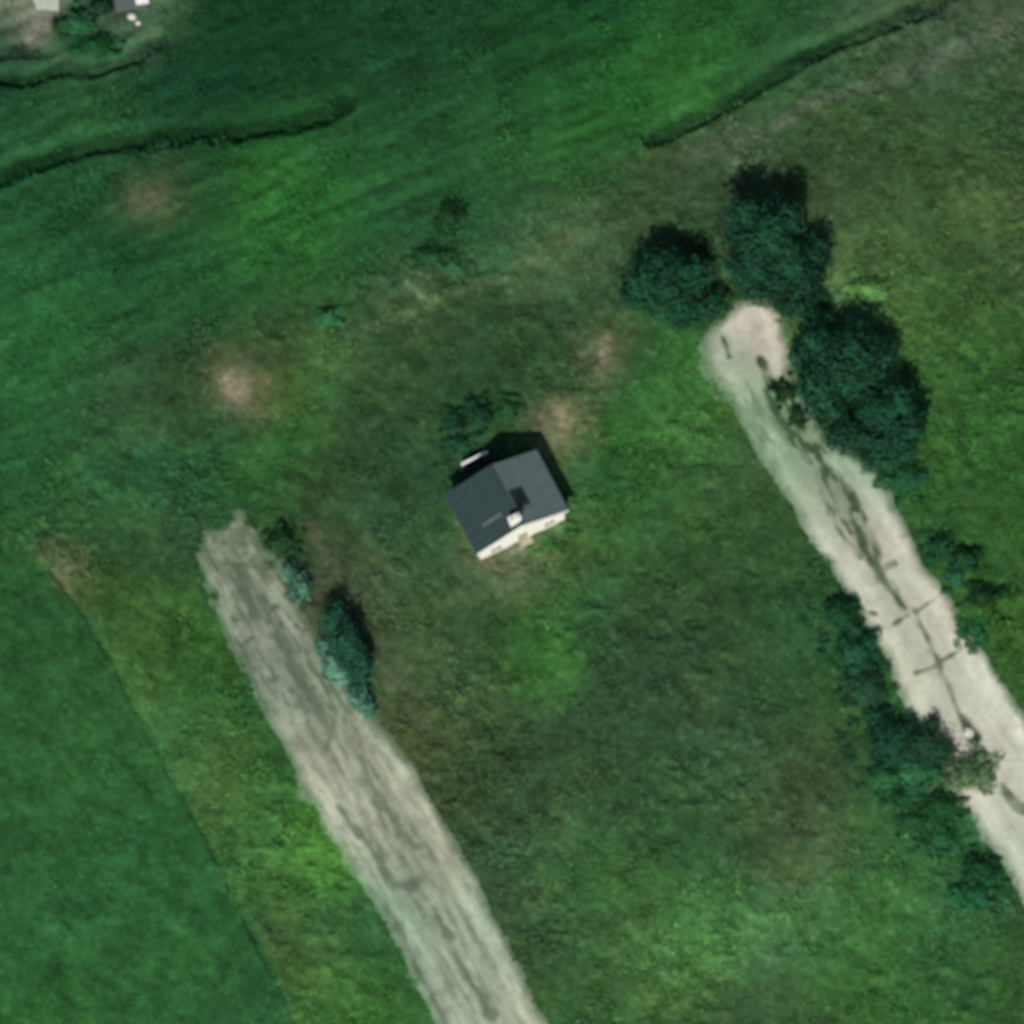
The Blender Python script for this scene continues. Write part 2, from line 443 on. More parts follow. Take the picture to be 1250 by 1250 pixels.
def attr_mat(name, scale, amount, rough=0.95, spec=0.1, bump=0.0, gain=1.0):
    """colour from the 'tone' attribute, broken up by fine procedural noise"""
    m, nt, b = new_mat(name)
    at = nt.nodes.new('ShaderNodeAttribute'); at.attribute_name = 'tone'
    geo = nt.nodes.new('ShaderNodeNewGeometry')
    no = nt.nodes.new('ShaderNodeTexNoise'); no.inputs['Scale'].default_value = scale; no.inputs['Detail'].default_value = 5
    nt.links.new(geo.outputs['Position'], no.inputs['Vector'])
    mr = nt.nodes.new('ShaderNodeMapRange')
    mr.inputs[1].default_value = 0.25; mr.inputs[2].default_value = 0.75
    mr.inputs[3].default_value = (1 - amount) * gain; mr.inputs[4].default_value = (1 + amount) * gain
    nt.links.new(no.outputs['Fac'], mr.inputs[0])
    mx = nt.nodes.new('ShaderNodeVectorMath'); mx.operation = 'SCALE'
    nt.links.new(at.outputs['Color'], mx.inputs[0]); nt.links.new(mr.outputs[0], mx.inputs['Scale'])
    nt.links.new(mx.outputs[0], b.inputs['Base Color'])
    b.inputs['Roughness'].default_value = rough
    b.inputs['Specular IOR Level'].default_value = spec
    if bump:
        bp = nt.nodes.new('ShaderNodeBump'); bp.inputs['Strength'].default_value = bump; bp.inputs['Distance'].default_value = 0.1
        nt.links.new(no.outputs['Fac'], bp.inputs['Height']); nt.links.new(bp.outputs[0], b.inputs['Normal'])
    return m


def plain_mat(name, srgb, var=0.15, scale=2.0, rough=0.8, spec=0.3, stretch=(1, 1, 1), metal=0.0, bump=0.0):
    m, nt, b = new_mat(name)
    tc = nt.nodes.new('ShaderNodeTexCoord')
    mp = nt.nodes.new('ShaderNodeMapping'); mp.inputs['Scale'].default_value = stretch
    nt.links.new(tc.outputs['Object'], mp.inputs[0])
    no = nt.nodes.new('ShaderNodeTexNoise'); no.inputs['Scale'].default_value = scale; no.inputs['Detail'].default_value = 6
    nt.links.new(mp.outputs[0], no.inputs['Vector'])
    cr = nt.nodes.new('ShaderNodeValToRGB')
    c = lin(srgb)
    cr.color_ramp.elements[0].position = 0.3; cr.color_ramp.elements[1].position = 0.7
    cr.color_ramp.elements[0].color = (*[float(v) for v in c * (1 - var)], 1)
    cr.color_ramp.elements[1].color = (*[float(min(v, 0.95)) for v in c * (1 + var)], 1)
    nt.links.new(no.outputs['Fac'], cr.inputs[0]); nt.links.new(cr.outputs[0], b.inputs['Base Color'])
    b.inputs['Roughness'].default_value = rough
    b.inputs['Specular IOR Level'].default_value = spec
    b.inputs['Metallic'].default_value = metal
    if bump:
        bp = nt.nodes.new('ShaderNodeBump'); bp.inputs['Strength'].default_value = bump; bp.inputs['Distance'].default_value = 0.03
        nt.links.new(no.outputs['Fac'], bp.inputs['Height']); nt.links.new(bp.outputs[0], b.inputs['Normal'])
    return m


M_GROUND = attr_mat('sward_soil', 2.2, 0.28, gain=0.92)
M_GRASS = attr_mat('grass_blades', 0.9, 0.15, gain=1.35)
M_STONE = attr_mat('worn_concrete', 2.0, 0.10, rough=0.9, bump=0.15, gain=1.0)
M_LEAF = attr_mat('leaves', 0.8, 0.2, rough=0.75, spec=0.15)
M_BARK = plain_mat('bark', (82, 70, 56), 0.3, 5.0, 0.95, 0.1, (1, 1, 0.2), bump=0.5)
M_WALL = plain_mat('white_render', (244, 240, 226), 0.06, 1.2, 0.9, 0.2)
M_SLATE = plain_mat('dark_slate', (46, 61, 61), 0.16, 0.9, 0.9, 0.12, (1, 3, 1))
M_SHEET = plain_mat('grey_sheeting', (92, 107, 103), 0.12, 0.8, 0.9, 0.12, (1, 3, 1))
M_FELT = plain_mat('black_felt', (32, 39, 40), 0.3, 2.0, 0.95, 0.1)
M_WOOD = plain_mat('dark_timber', (58, 52, 42), 0.3, 4.0, 0.85, 0.2, (1, 1, 0.15))
M_DOOR = plain_mat('pale_door', (168, 160, 136), 0.2, 4.0, 0.7, 0.3, (1, 1, 0.2))
M_GLASS = plain_mat('window_glass', (150, 152, 146), 0.1, 1.0, 0.1, 0.5)
M_PAINT = plain_mat('white_paint', (232, 230, 220), 0.05, 3.0, 0.6, 0.3)
M_IRON = plain_mat('dull_iron', (90, 90, 88), 0.2, 6.0, 0.5, 0.5, metal=0.6)
M_PAVE = plain_mat('pale_paving', (176, 166, 142), 0.18, 3.0, 0.9, 0.2)
M_RUBBLE = plain_mat('pale_rubble', (196, 196, 184), 0.18, 4.0, 0.9, 0.2)
M_ASBEST = plain_mat('pale_grey_roofing', (168, 174, 160), 0.14, 1.4, 0.9, 0.2, (3, 1, 1))
M_ROOFGREY = plain_mat('grey_roofing', (84, 92, 90), 0.14, 1.4, 0.9, 0.2)

# ------------------------------------------------------------------ ground: one sheet to the horizon
step = 0.15
fx = np.arange(-58, 58.01, step); fy = np.arange(-60, 62.01, step)
grow = np.array([1.0, 2.5, 5, 9, 15, 30, 70, 180, 500, 1400, 4000, 9000.0])
xs = np.concatenate([-58 - grow[::-1], fx, fx[-1] + grow]); ys = np.concatenate([-60 - grow[::-1], fy, fy[-1] + grow])
gx, gy = np.meshgrid(xs, ys, indexing='ij')
gz = height(gx, gy)
gc = sward_colour(gx, gy)
nx_, ny_ = gx.shape
ii = np.arange(nx_ * ny_).reshape(nx_, ny_)
quads = np.stack([ii[:-1, :-1], ii[1:, :-1], ii[1:, 1:], ii[:-1, 1:]], -1).reshape(-1, 4)
ground = mesh_np('ground', np.stack([gx, gy, gz], -1).reshape(-1, 3), quads, M_GROUND, gc.reshape(-1, 3), smooth=True)
tag(ground, kind='structure')


# ------------------------------------------------------------------ the two concrete tracks
def pad_edge(x, y, sd, amp):
    return sd + amp * fbm(x, y, 2.2, 41.0, 3) + 0.3 * amp * vnoise(x, y, 0.5, 43.0)


def track(name, sdf, colf, amp, box, label, weeds, streak=0.2, bright=1.0):
    xs = np.arange(box[0], box[1], 0.14); ys = np.arange(box[2], box[3], 0.14)
    x, y = np.meshgrid(xs, ys, indexing='ij')
    e = pad_edge(x, y, sdf(x, y), amp(x, y))
    z = 0.012 + np.clip(e * 0.22, -0.5, 0.10) + 0.012 * vnoise(x, y, 0.9, 71.0)
    c = colf(x, y)
    ax, ay = rot(x, y, -61)                                  # along the track
    n = 1 + streak * (0.75 * fbm(ax * 0.09, ay, 0.55, 81.0, 3) + 0.35 * fbm(ax * 0.2, ay, 0.9, 85.0, 2))[..., None] + 0.20 * fbm(x, y, 1.6, 83.0, 3)[..., None] + 0.10 * fbm(x, y, 0.5, 87.0, 2)[..., None]
    n = n + (streak - 0.1) * 0.9 * np.minimum(fbm(ax * 0.4, ay, 0.45, 201.0, 2)[..., None], 0.12)
    n = n * np.array([0.97, 1.03, 1.02]) * bright
    c = c * n * (1 + 0.16 * sm(e, 0.5, 1.2) * (1 - sm(e, 1.6, 2.8)))[..., None]
    g, tone = weeds(x, y)
    c = c * (1 - g[..., None]) + tone * g[..., None]
    rim = (1 - sm(e + 0.5 * fbm(x, y, 0.9, 89.0, 2), 0.0, 1.1))[..., None] * 0.7
    c = c * (1 - rim) + (F_SWARD(x, y) * 0.6 + lin((104, 132, 100)) * 0.4) * rim
    ok = e > -0.9
    idx = np.arange(x.size).reshape(x.shape)
    q = np.stack([idx[:-1, :-1], idx[1:, :-1], idx[1:, 1:], idx[:-1, 1:]], -1).reshape(-1, 4)
    okf = ok.reshape(-1)[q].all(1)
    q = q[okf]
    used = np.unique(q); remap = np.zeros(x.size, int); remap[used] = np.arange(len(used))
    v = np.stack([x, y, z], -1).reshape(-1, 3)[used]
    o = mesh_np(name, v, remap[q], M_STONE, np.clip(c, 0.01, 0.85).reshape(-1, 3)[used], smooth=True)
    tag(o, label, None, None, 'structure')
    return o


def weeds_right(x, y):
    ax, ay = rot(x, y, -61)
    wob = 0.5 * vnoise(x, y, 0.9, 91.0)
    wob = wob + 0.35 * fbm(x, y, 1.8, 92.0, 2)
    wob = wob + 0.5 * fbm(ax * 0.3, ay, 0.5, 191.0, 2)
    m = sm(joints_mask(x, y, [JOINT_MAIN], 1.0) + 0.8 * wob, -0.40, 0.34)
    rag = sm(fbm(ax * 0.22, ay, 0.42, 211.0, 3) + 0.35 * fbm(x, y, 1.1, 213.0, 2), -0.22, 0.22)
    wide = sm(W2P(x, y)[1], 700, 660)
    m = m * ((0.42 + 0.7 * rag) * wide + (1.0 + 0.4 * vnoise(x, y, 1.3, 94.0)) * (1 - wide))
    m2 = sm(joints_mask(x, y, JOINTS, 1.0) + 0.4 * wob, -0.24, 0.12) * (0.85 + 0.6 * vnoise(x, y, 1.1, 96.0))
    m2 = m2 * ((0.3 + 0.8 * rag) * wide + (1 - wide))
    px, py = W2P(x, y)
    north = sm(px * 0 + py, 640, 520) * sm(py, 430, 490)
    ax, ay = rot(x, y, -61)
    patch = north * np.maximum(0.7 * sm(fbm(ax * 0.3, ay, 0.9, 93.0, 3), -0.1, 0.35), sm(fbm(ax * 0.3, ay, 0.42, 103.0, 2), 0.0, 0.3)) * 0.95
    patch = np.maximum(patch, sm(py, 470, 400) * sm(fbm(x, y, 1.2, 98.0, 3), 0.05, 0.4) * 0.5 * sm(px, 935, 900))
    g = np.clip(np.maximum(np.maximum(m * 0.95, m2 * 0.85), patch * 0.5), 0, 0.95)
    tone = lin((56, 76, 46)) * (1 + 0.6 * vnoise(x, y, 0.8, 97.0))[..., None] * np.ones(3)
    return g, tone


def weeds_left(x, y):
    ax, ay = rot(x, y, -61)
    wob = 0.5 * vnoise(x, y, 0.9, 95.0)
    m = sm(joints_mask(x, y, STREAKS_L, 1.0) + wob + 0.6 * fbm(ax * 0.35, ay, 0.5, 195.0, 2), -0.35, 0.3) * 0.72
    px, py = W2P(x, y)
    north = sm(py, 960, 800)
    st = sm(fbm(ax * 0.13, ay, 0.45, 99.0, 3), 0.02, 0.35) * (0.25 + 0.62 * north)
    st = np.maximum(st, 0.75 * sm(py, 740, 640) * sm(fbm(x, y, 1.0, 107.0, 3), -0.1, 0.3))
    spot = sm(fbm(ax * 0.55, ay, 0.5, 105.0, 2), 0.22, 0.42) * (0.2 + 0.6 * north)
    st = np.maximum(st, spot)
    st = np.maximum(st, north * 0.5 * sm(fbm(ax * 0.5, ay, 1.3, 101.0, 3), 0.08, 0.4))
    g = np.clip(np.maximum(m, st), 0, 0.8)
    tone = lin((76, 90, 70)) * (1 + 0.5 * vnoise(x, y, 0.8, 97.0))[..., None] * np.ones(3)
    return g, tone


def amp_r(x, y):
    px, py = W2P(x, y)
    return 0.35 + 0.4 * sm(py, 640, 470)


def amp_l(x, y):
    px, py = W2P(x, y)
    return 0.45 + 1.5 * sm(py, 820, 640)


track('concrete_track', SD_R, F_RIGHT, amp_r, (16, 56, -46, 24), 'pale cracked concrete track with grass in its joints', weeds_right, 0.16, 0.96)
track('gravel_track', SD_L, F_LEFT, amp_l, (-34, 9, -60, 2), 'grey streaked weathered track without joints', weeds_left, 0.55, 1.05)

# ------------------------------------------------------------------ grass: blades all over the sward, uncountable
HOUSE_RZ = R(26.8)
HOUSE_AT = (P(581, 677, 2.6) + P(695, 622, 2.6)) / 2
HOUSE_AT.z = 0
HX = Vector((math.cos(HOUSE_RZ), math.sin(HOUSE_RZ), 0)); HY = Vector((-math.sin(HOUSE_RZ), math.cos(HOUSE_RZ), 0))


def blades(name, n, size, mask_fn, seed, per=6, spread=0.16):
    r = np.random.default_rng(seed)
    x = r.uniform(-54, 54, n); y = r.uniform(-57, 58, n)
    keep = mask_fn(x, y, r)
    x, y = x[keep], y[keep]
    dx, dy = x - HOUSE_AT.x, y - HOUSE_AT.y
    hx = dx * HX.x + dy * HX.y; hy = dx * HY.x + dy * HY.y
    ok = ~((np.abs(hx) < 5.4) & (hy > -0.6) & (hy < 7.4))
    x, y = x[ok], y[ok]
    k = len(x)
    z = height(x, y)
    tall = np.clip(0.55 + 1.1 * fbm(x, y, 3.0, 111.0, 3) + 0.35 * r.random(k), 0.25, 1.6) * size
    c = sward_colour(x, y) * (0.75 + 0.5 * r.random((k, 1)))
    X = np.repeat(x, per); Y = np.repeat(y, per); Z = np.repeat(z, per); S = np.repeat(tall, per); C = np.repeat(c, per, 0)
    a = r.uniform(0, 2 * math.pi, k * per); lean = r.uniform(0.35, 1.0, k * per)
    L = S * r.uniform(0.6, 1.2, k * per); wd = S * 0.14 + 0.015
    bx = X + r.normal(0, spread, k * per) * (0.5 + S / size); by = Y + r.normal(0, spread, k * per) * (0.5 + S / size)
    ca, sa = np.cos(a), np.sin(a)
    v0 = np.stack([bx - sa * wd, by + ca * wd, Z - 0.03], -1)
    v1 = np.stack([bx + sa * wd, by - ca * wd, Z - 0.03], -1)
    v2 = np.stack([bx + ca * L * lean * 0.5 + sa * wd, by + sa * L * lean * 0.5 - ca * wd, Z + L * 0.62], -1)
    v3 = np.stack([bx + ca * L * lean * 0.5 - sa * wd, by + sa * L * lean * 0.5 + ca * wd, Z + L * 0.62], -1)
    v4 = np.stack([bx + ca * L * lean, by + sa * L * lean, Z + L * 0.72], -1)
    V = np.stack([v0, v1, v2, v3, v4], 1).reshape(-1, 3)
    b = np.arange(k * per)[:, None] * 5
    F = np.concatenate([b + [0, 1, 2], b + [0, 2, 3], b + [3, 2, 4]])
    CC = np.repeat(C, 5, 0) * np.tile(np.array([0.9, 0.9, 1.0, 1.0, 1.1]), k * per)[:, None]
    return mesh_np(name, V, F, M_GRASS, CC)


def off_tracks(x, y, margin):
    return np.maximum(pad_edge(x, y, SD_L(x, y), amp_l(x, y)), pad_edge(x, y, SD_R(x, y), amp_r(x, y))) < margin


def grass_mask(x, y, r):
    px, py = W2P(x, y)
    bare = np.zeros(len(x), bool)
    for (qx, qy, qr) in [(288,474,30),(690,510,24),(737,433,22),(185,240,34),(40,28,34),(82,700,16)]:
        bare |= (np.hypot(px - qx, py - qy) < qr) & (r.random(len(x)) < 0.8)
    dens = 0.35 + 0.65 * sm(fbm(x, y, 2.5, 121.0, 3), -0.4, 0.3)
    return off_tracks(x, y, 0.1) & (SD_FIELD(x, y) < 0) & ~bare & (r.random(len(x)) < dens)


def crop_mask(x, y, r):
    return (SD_FIELD(x, y) >= 0.3) & (r.random(len(x)) < 0.8)


def joint_mask(x, y, r):
    g, _ = weeds_right(x, y); g2, _ = weeds_left(x, y)
    onr = SD_R(x, y) > 0; onl = SD_L(x, y) > 0
    return (onr & (g > 0.5) & (r.random(len(x)) < g)) | (onl & (g2 > 0.45) & (r.random(len(x)) < 0.5 * g2))


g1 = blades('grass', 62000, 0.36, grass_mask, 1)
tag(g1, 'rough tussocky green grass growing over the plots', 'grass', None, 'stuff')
g2 = blades('crop', 52000, 0.26, crop_mask, 2, per=5)
tag(g2, 'even low blue green crop in the field lower left', 'crop', None, 'stuff')
g3 = blades('weeds', 60000, 0.20, joint_mask, 3, per=4, spread=0.08)
tag(g3, 'small weeds rooted in the track joints', 'weeds', None, 'stuff')


# ------------------------------------------------------------------ trees and shrubs
def leaf_cloud(lumps, n, leaf, srgb, seed, var=0.35, light=None):
    """leaf clumps spread through the volume of several irregular lobes"""
    r = np.random.default_rng(seed)
    base = lin(srgb)
    vol = np.array([l[3] * l[4] * l[5] for l in lumps]); vol = vol / vol.sum()
    V, C = [], []
    for l, share in zip(lumps, vol):
        m = max(30, int(n * share))
        d = r.normal(size=(m, 3)); d /= np.linalg.norm(d, axis=1)[:, None]
        rad = r.random(m) ** 0.42
        bump = 1 + 0.22 * np.sin(d[:, 0] * 5 + seed) * np.cos(d[:, 1] * 4.3 + seed * 2.1) + 0.16 * np.sin(d[:, 2] * 7 + d[:, 0] * 6 + seed)
        p = d * (rad * bump)[:, None] * np.array(l[3:6]) + np.array(l[:3])
        clump = r.integers(0, 26, m)
        cn = 0.6 * vnoise(p[:, 0] * 1.0 + p[:, 2], p[:, 1] * 1.0 - p[:, 2] * 0.6, 0.9, seed * 3.1) + 0.6 * vnoise(p[:, 0] + p[:, 2], p[:, 1], 1.9, seed * 1.3 + 7)
        gap = cn > -0.36                                       # holes through the crown
        p, d, cn = p[gap], d[gap], cn[gap]
        k = len(p)
        nrm = d * 1.3 + r.normal(size=(k, 3)) * 0.32 + np.array([0, 0, 0.25]); nrm /= np.linalg.norm(nrm, axis=1)[:, None]
        u = np.cross(nrm, r.normal(size=(k, 3))); u /= np.linalg.norm(u, axis=1)[:, None]
        w = np.cross(nrm, u)
        s = (leaf * r.uniform(0.6, 1.35, k))[:, None]
        fold = nrm * s * 0.25
        V.append(np.stack([p - u * s, p - w * s * 0.62 + fold, p + u * s, p + w * s * 0.62 + fold], 1))
        t = (1 + var * 1.9 * cn + var * 0.35 * r.normal(size=k))[:, None]
        col = base * np.clip(t, 0.35, 2.0)
        if light is not None:
            mix = (r.random((k, 1)) < (0.5 + cn[:, None]) * 0.8)
            col = np.where(mix, lin(light) * np.clip(t, 0.5, 1.6), col)
        C.append(np.repeat(col, 4, 0))
    V = np.concatenate(V).reshape(-1, 3); C = np.concatenate(C)
    V[:, 2] = np.maximum(V[:, 2], 0.03)
    F = np.arange(len(V)).reshape(-1, 4)
    return V, F, C


def woody(name, px, py, lumps_px, h, srgb, label, cat, n, leaf, trunk_r=0.0, group=None, light=None, var=0.35, low=0.15):
    """lumps_px: (dx, dy in picture px from px,py, rx px, ry px, height of lobe centre, half height)"""
    seed = int(px * 7 + py * 3) % 9973
    zc = sum(l[4] for l in lumps_px) / len(lumps_px)
    c = P(px, py, zc)
    root = empty(name, (c.x, c.y, float(height(np.array([c.x]), np.array([c.y]))[0]) if trunk_r == 0 else 0.0))
    tag(root, label, cat, group)
    L = []
    for (dx, dy, rx, ry, z, hz) in lumps_px:
        p = P(px + dx, py + dy, z)
        L.append((p.x - c.x, p.y - c.y, z, rx / 12.5, ry / 12.5, hz))
    V, F, C = leaf_cloud(L, n, leaf, srgb, seed, var, light)
    mesh_np('crown' if trunk_r else 'foliage', V, F, M_LEAF, C, parent=root)
    rr = random.Random(seed)
    b = MB()
    if trunk_r:
        top = Vector((rr.uniform(-.2, .2), rr.uniform(-.2, .2), zc * 0.75))
        b.tube((0, 0, -0.2), (0.05, 0.02, zc * 0.35), trunk_r * 1.25, trunk_r * 0.85)
        b.tube((0.05, 0.02, zc * 0.35), top, trunk_r * 0.85, trunk_r * 0.55)
        for l in L:
            tgt = Vector((l[0], l[1], l[2] + l[5] * 0.3))
            b.tube(top * 0.7, tgt, trunk_r * 0.5, trunk_r * 0.12, 6)
            for k in range(3):
                q = tgt + Vector((rr.uniform(-.6, .6) * l[3], rr.uniform(-.6, .6) * l[4], rr.uniform(-.2, .5) * l[5]))
                b.tube(top * 0.7 * 0.4 + tgt * 0.6, q, trunk_r * 0.22, trunk_r * 0.05, 5)
        b.build('trunk', M_BARK, root)
    else:
        b.tube((0, 0, -0.3), (0, 0, 0.12), 0.14, 0.10, 7)
        for k in range(6):
            l = L[k % len(L)]
            b.tube((rr.uniform(-.05, .05), rr.uniform(-.05, .05), 0.02),
                   (l[0] + rr.uniform(-.5, .5) * l[3], l[1] + rr.uniform(-.5, .5) * l[4], l[2] + l[5] * 0.5), 0.035, 0.012, 5)
        b.build('stems', M_BARK, root)
    return root


DARK = (24, 68, 44); TEAL = (44, 104, 78); DEEP = (20, 58, 40)
LIT = (32, 82, 52)
TREES = "dark trees at the head of the concrete track"
woody('tree', 812, 342, [(0,4,40,38,3.0,1.9),(-28,6,28,28,2.5,1.5),(26,-6,30,28,2.8,1.6),(10,28,44,26,1.7,1.2),(54,30,26,22,1.5,1.0),(-6,-22,30,20,3.0,1.4),(-40,16,20,24,1.8,1.2),(20,48,26,16,0.9,0.8)], 5, DARK,
      'round dark green tree standing alone left of the concrete track head', 'tree', 11000, 0.21, 0.24, TREES, LIT)
woody('tree', 934, 290, [(0,0,40,40,4.2,2.4),(-26,-24,26,28,4.2,1.9),(20,-22,30,28,4.0,2.0),(22,30,36,34,3.2,1.8),(-18,34,34,30,3.0,1.7),(48,52,30,30,2.4,1.5),(-6,64,34,20,1.8,1.2),(36,84,30,18,1.4,1.0),(62,20,20,26,2.4,1.4)], 7, DEEP,
      'tallest dark tree, northernmost of those by the concrete track head', 'tree', 15000, 0.21, 0.30, TREES, LIT)
woody('tree', 1030, 438, [(0,0,40,42,3.2,2.0),(-30,-18,26,30,2.8,1.6),(22,-16,28,30,3.1,1.7),(-26,28,30,36,2.5,1.6),(20,24,32,30,2.8,1.6),(44,-4,24,28,2.6,1.5),(-34,-44,20,18,1.6,1.1),(-8,58,22,20,1.6,1.1),(-50,-6,18,30,1.7,1.2),(-44,36,18,28,1.5,1.1),(-30,64,18,20,1.2,0.9)], 6, DEEP,
      'bushy dark tree east of the concrete track, above its dark lower neighbour', 'tree', 12000, 0.21, 0.26, TREES, LIT)
woody('tree', 1074, 508, [(0,0,34,36,2.8,1.7),(22,-18,26,30,2.7,1.5),(-28,22,34,28,2.2,1.4),(14,30,36,30,2.1,1.4),(36,10,24,28,2.4,1.3),(-4,52,26,18,1.2,0.9),(-54,28,18,16,1.0,0.8)], 5, (23,66,46),
      'smaller dark tree touching the east edge of the concrete track', 'tree', 10000, 0.20, 0.2, TREES, LIT)

WB = "willow bushes along the grey track"
LW = (104, 150, 124)
woody('willow_bush', 420, 790, [(2,-6,20,28,2.5,1.9),(-12,-34,18,24,2.1,1.7),(18,24,16,28,2.0,1.6),(6,8,18,24,2.2,1.6)], 3, (34, 80, 58),
      'tallest dark bush standing on the east edge of the grey track', 'bush', 5200, 0.18, 0, WB)
woody('willow_bush', 404, 808, [(0,0,13,18,0.7,0.6),(-10,-18,11,16,0.6,0.5),(14,16,10,18,0.6,0.5),(4,8,16,18,0.6,0.5)], 2, (78, 128, 102),
      'low pale sage bush in front of the tallest dark bush by the grey track', 'bush', 1700, 0.16, 0, WB, LW)
woody('willow_bush', 368, 715, [(0,0,14,20,0.9,0.8),(-14,-18,12,14,0.7,0.6),(-8,10,14,16,0.5,0.4)], 2, (58, 104, 80),
      'narrow pale bush at the upper end of the grey track edge', 'bush', 1300, 0.16, 0, WB, LW)
woody('willow_bush', 440, 852, [(0,0,12,20,1.1,1.0),(10,14,10,14,0.8,0.7),(-8,-2,12,18,0.6,0.5)], 2, (62, 110, 86),
      'small pale bush at the lower end of the green row by the grey track', 'bush', 1300, 0.16, 0, WB, LW)

SH = "low shrubs scattered over the plots"
SMALL = [
    # px, py, rx, ry, h, colour, label
    (344,660,17,14,1.9,(34,74,46),'compact dark shrub just east of the grey track head'),
    (402,388,15,11,1.6,(56,112,80),'lone teal shrub on the meadow edge above the pale bare patch'),
    (549,263,14,14,1.5,(30,68,40),'dark square shrub, topmost of those standing in the meadow'),
    (524,314,24,10,1.3,(38,82,54),'wide flat shrub below the dark square meadow shrub'),
    (552,326,14,9,0.9,(54,100,70),'low blue green shrub at the right end of the wide flat meadow shrub'),
    (556,512,16,13,1.4,(30,72,50),'left one of the dark shrubs behind the house'),
    (586,506,17,14,1.6,(28,68,48),'middle one of the dark shrubs behind the house'),
    (622,500,16,12,1.4,(46,92,56),'lighter green shrub behind the house, next to the tan patch'),
    (560,542,12,10,1.1,(34,80,60),'small shrub against the low white wall'),
    (672,668,16,5,0.45,(62,112,60),'low light green bushes against the right half of the white gable'),
    (698,650,9,6,0.5,(64,112,62),'leafy light green bush at the right corner of the white gable'),
    (1026,748,26,20,2.2,(28,70,46),'dark shrub on the west edge of the concrete track, topmost there'),
    (1044,795,26,22,2.0,(36,84,62),'second dark shrub down the west edge of the concrete track'),
    (1058,838,22,22,1.8,(40,76,60),'bluish shrub hugging the west edge of the concrete track'),
    (1088,898,34,28,2.6,(28,70,56),'large blackish green shrub left of the bite in the concrete track'),
    (1128,908,34,26,2.6,(34,68,52),'dark bluish shrub leaning over the concrete track'),
    (1118,945,32,24,1.9,(48,102,74),'teal shrub below the big shrubs beside the concrete track'),
    (1078,950,22,16,1.3,(46,96,66),'low green shrub left of the teal shrub beside the concrete track'),
    (1102,972,18,14,1.2,(32,78,52),'small dark shrub under the teal shrub beside the concrete track'),
    (1176,944,29,25,1.9,(92,118,92),'grey green shrub growing on the concrete track itself'),
    (1148,985,24,16,1.3,(30,72,44),'low dark shrub at the track edge below the grey green shrub'),
    (1118,1002,20,12,1.0,(38,82,52),'flat dark shrub in the grass west of the lower concrete track'),
    (1150,1025,24,14,1.1,(46,96,64),'mid green shrub by the lower concrete track edge'),
    (1198,1062,22,16,1.6,(30,72,46),'dark round shrub near the lower right concrete edge'),
    (1194,1092,22,16,1.2,(40,100,72),'bright teal shrub, lowest one beside the concrete track'),
    (958,478,11,13,1.4,(30,60,36),'dark shrub growing in the middle of the concrete track'),
    (974,506,9,12,1.0,(38,66,44),'smaller dark shrub growing in the track joint'),
    (1150,668,18,16,1.7,(34,78,56),'upper dark shrub on the east edge of the concrete track'),
    (1178,684,18,12,1.6,(32,74,46),'dark shrub right of the upper east edge shrub'),
    (1164,704,14,12,1.2,(48,96,72),'teal shrub tucked against the east edge of the concrete track'),
    (1202,728,22,14,1.6,(28,64,38),'blackish shrub in the grass, farthest right beside the concrete track'),
    (1190,770,16,16,1.0,(48,104,68),'low green shrub on the east edge below the blackish shrub'),
    (1104,582,20,20,1.4,(40,92,66),'low shrub at the foot of the smaller dark tree'),
    (1061,352,20,14,1.3,(92,140,86),'pale green shrub right of the tallest dark tree'),
    (986,372,18,16,1.5,(28,72,52),'dark shrub filling the gap between the tallest tree and the bushy tree'),
    (896,330,12,10,1.3,(60,106,76),'small shrub between the lone round tree and the tallest tree'),
    (116,56,22,14,1.4,(34,88,56),'rounded shrub on the green mound by the farmyard'),
    (92,28,16,14,1.7,(44,96,68),'shrub in front of the pale outbuilding at top left'),
    (125,6,13,12,2.2,(24,56,40),'dark shrub between the two outbuildings at the top edge'),
    (72,34,8,8,1.2,(36,60,40),'little dark shrub beside the dirt yard'),
]
for (px, py, rx, ry, h, c, lab) in SMALL:
    if not lab: continue
    rx *= 1.25; ry *= 1.25; h *= 0.75; c = (c[0] * 1.05, c[1] * 1.06, c[2] * 0.92)
    rr = random.Random(int(px * 13 + py))
    lumps = [(0, 0, rx * .75, ry * .8, h * .5, h * .48)]
    for k in range(6):
        a = rr.uniform(0, 6.28)
        lumps.append((math.cos(a) * rx * rr.uniform(.5, .95), math.sin(a) * ry * rr.uniform(.5, .95), rx * rr.uniform(.25, .5), ry * rr.uniform(.3, .5), h * rr.uniform(.15, .45), h * .3))
    for k in range(6):                                    # low straggling skirt
        a = rr.uniform(0, 6.28); q = rr.uniform(.9, 1.45)
        lumps.append((math.cos(a) * rx * q, math.sin(a) * ry * q, rx * rr.uniform(.18, .34), ry * rr.uniform(.18, .34), 0.2, 0.22))
    woody('shrub', px, py, lumps, h, c, lab, 'shrub', int(350 + rx * ry * 2.8), 0.15, 0, SH)

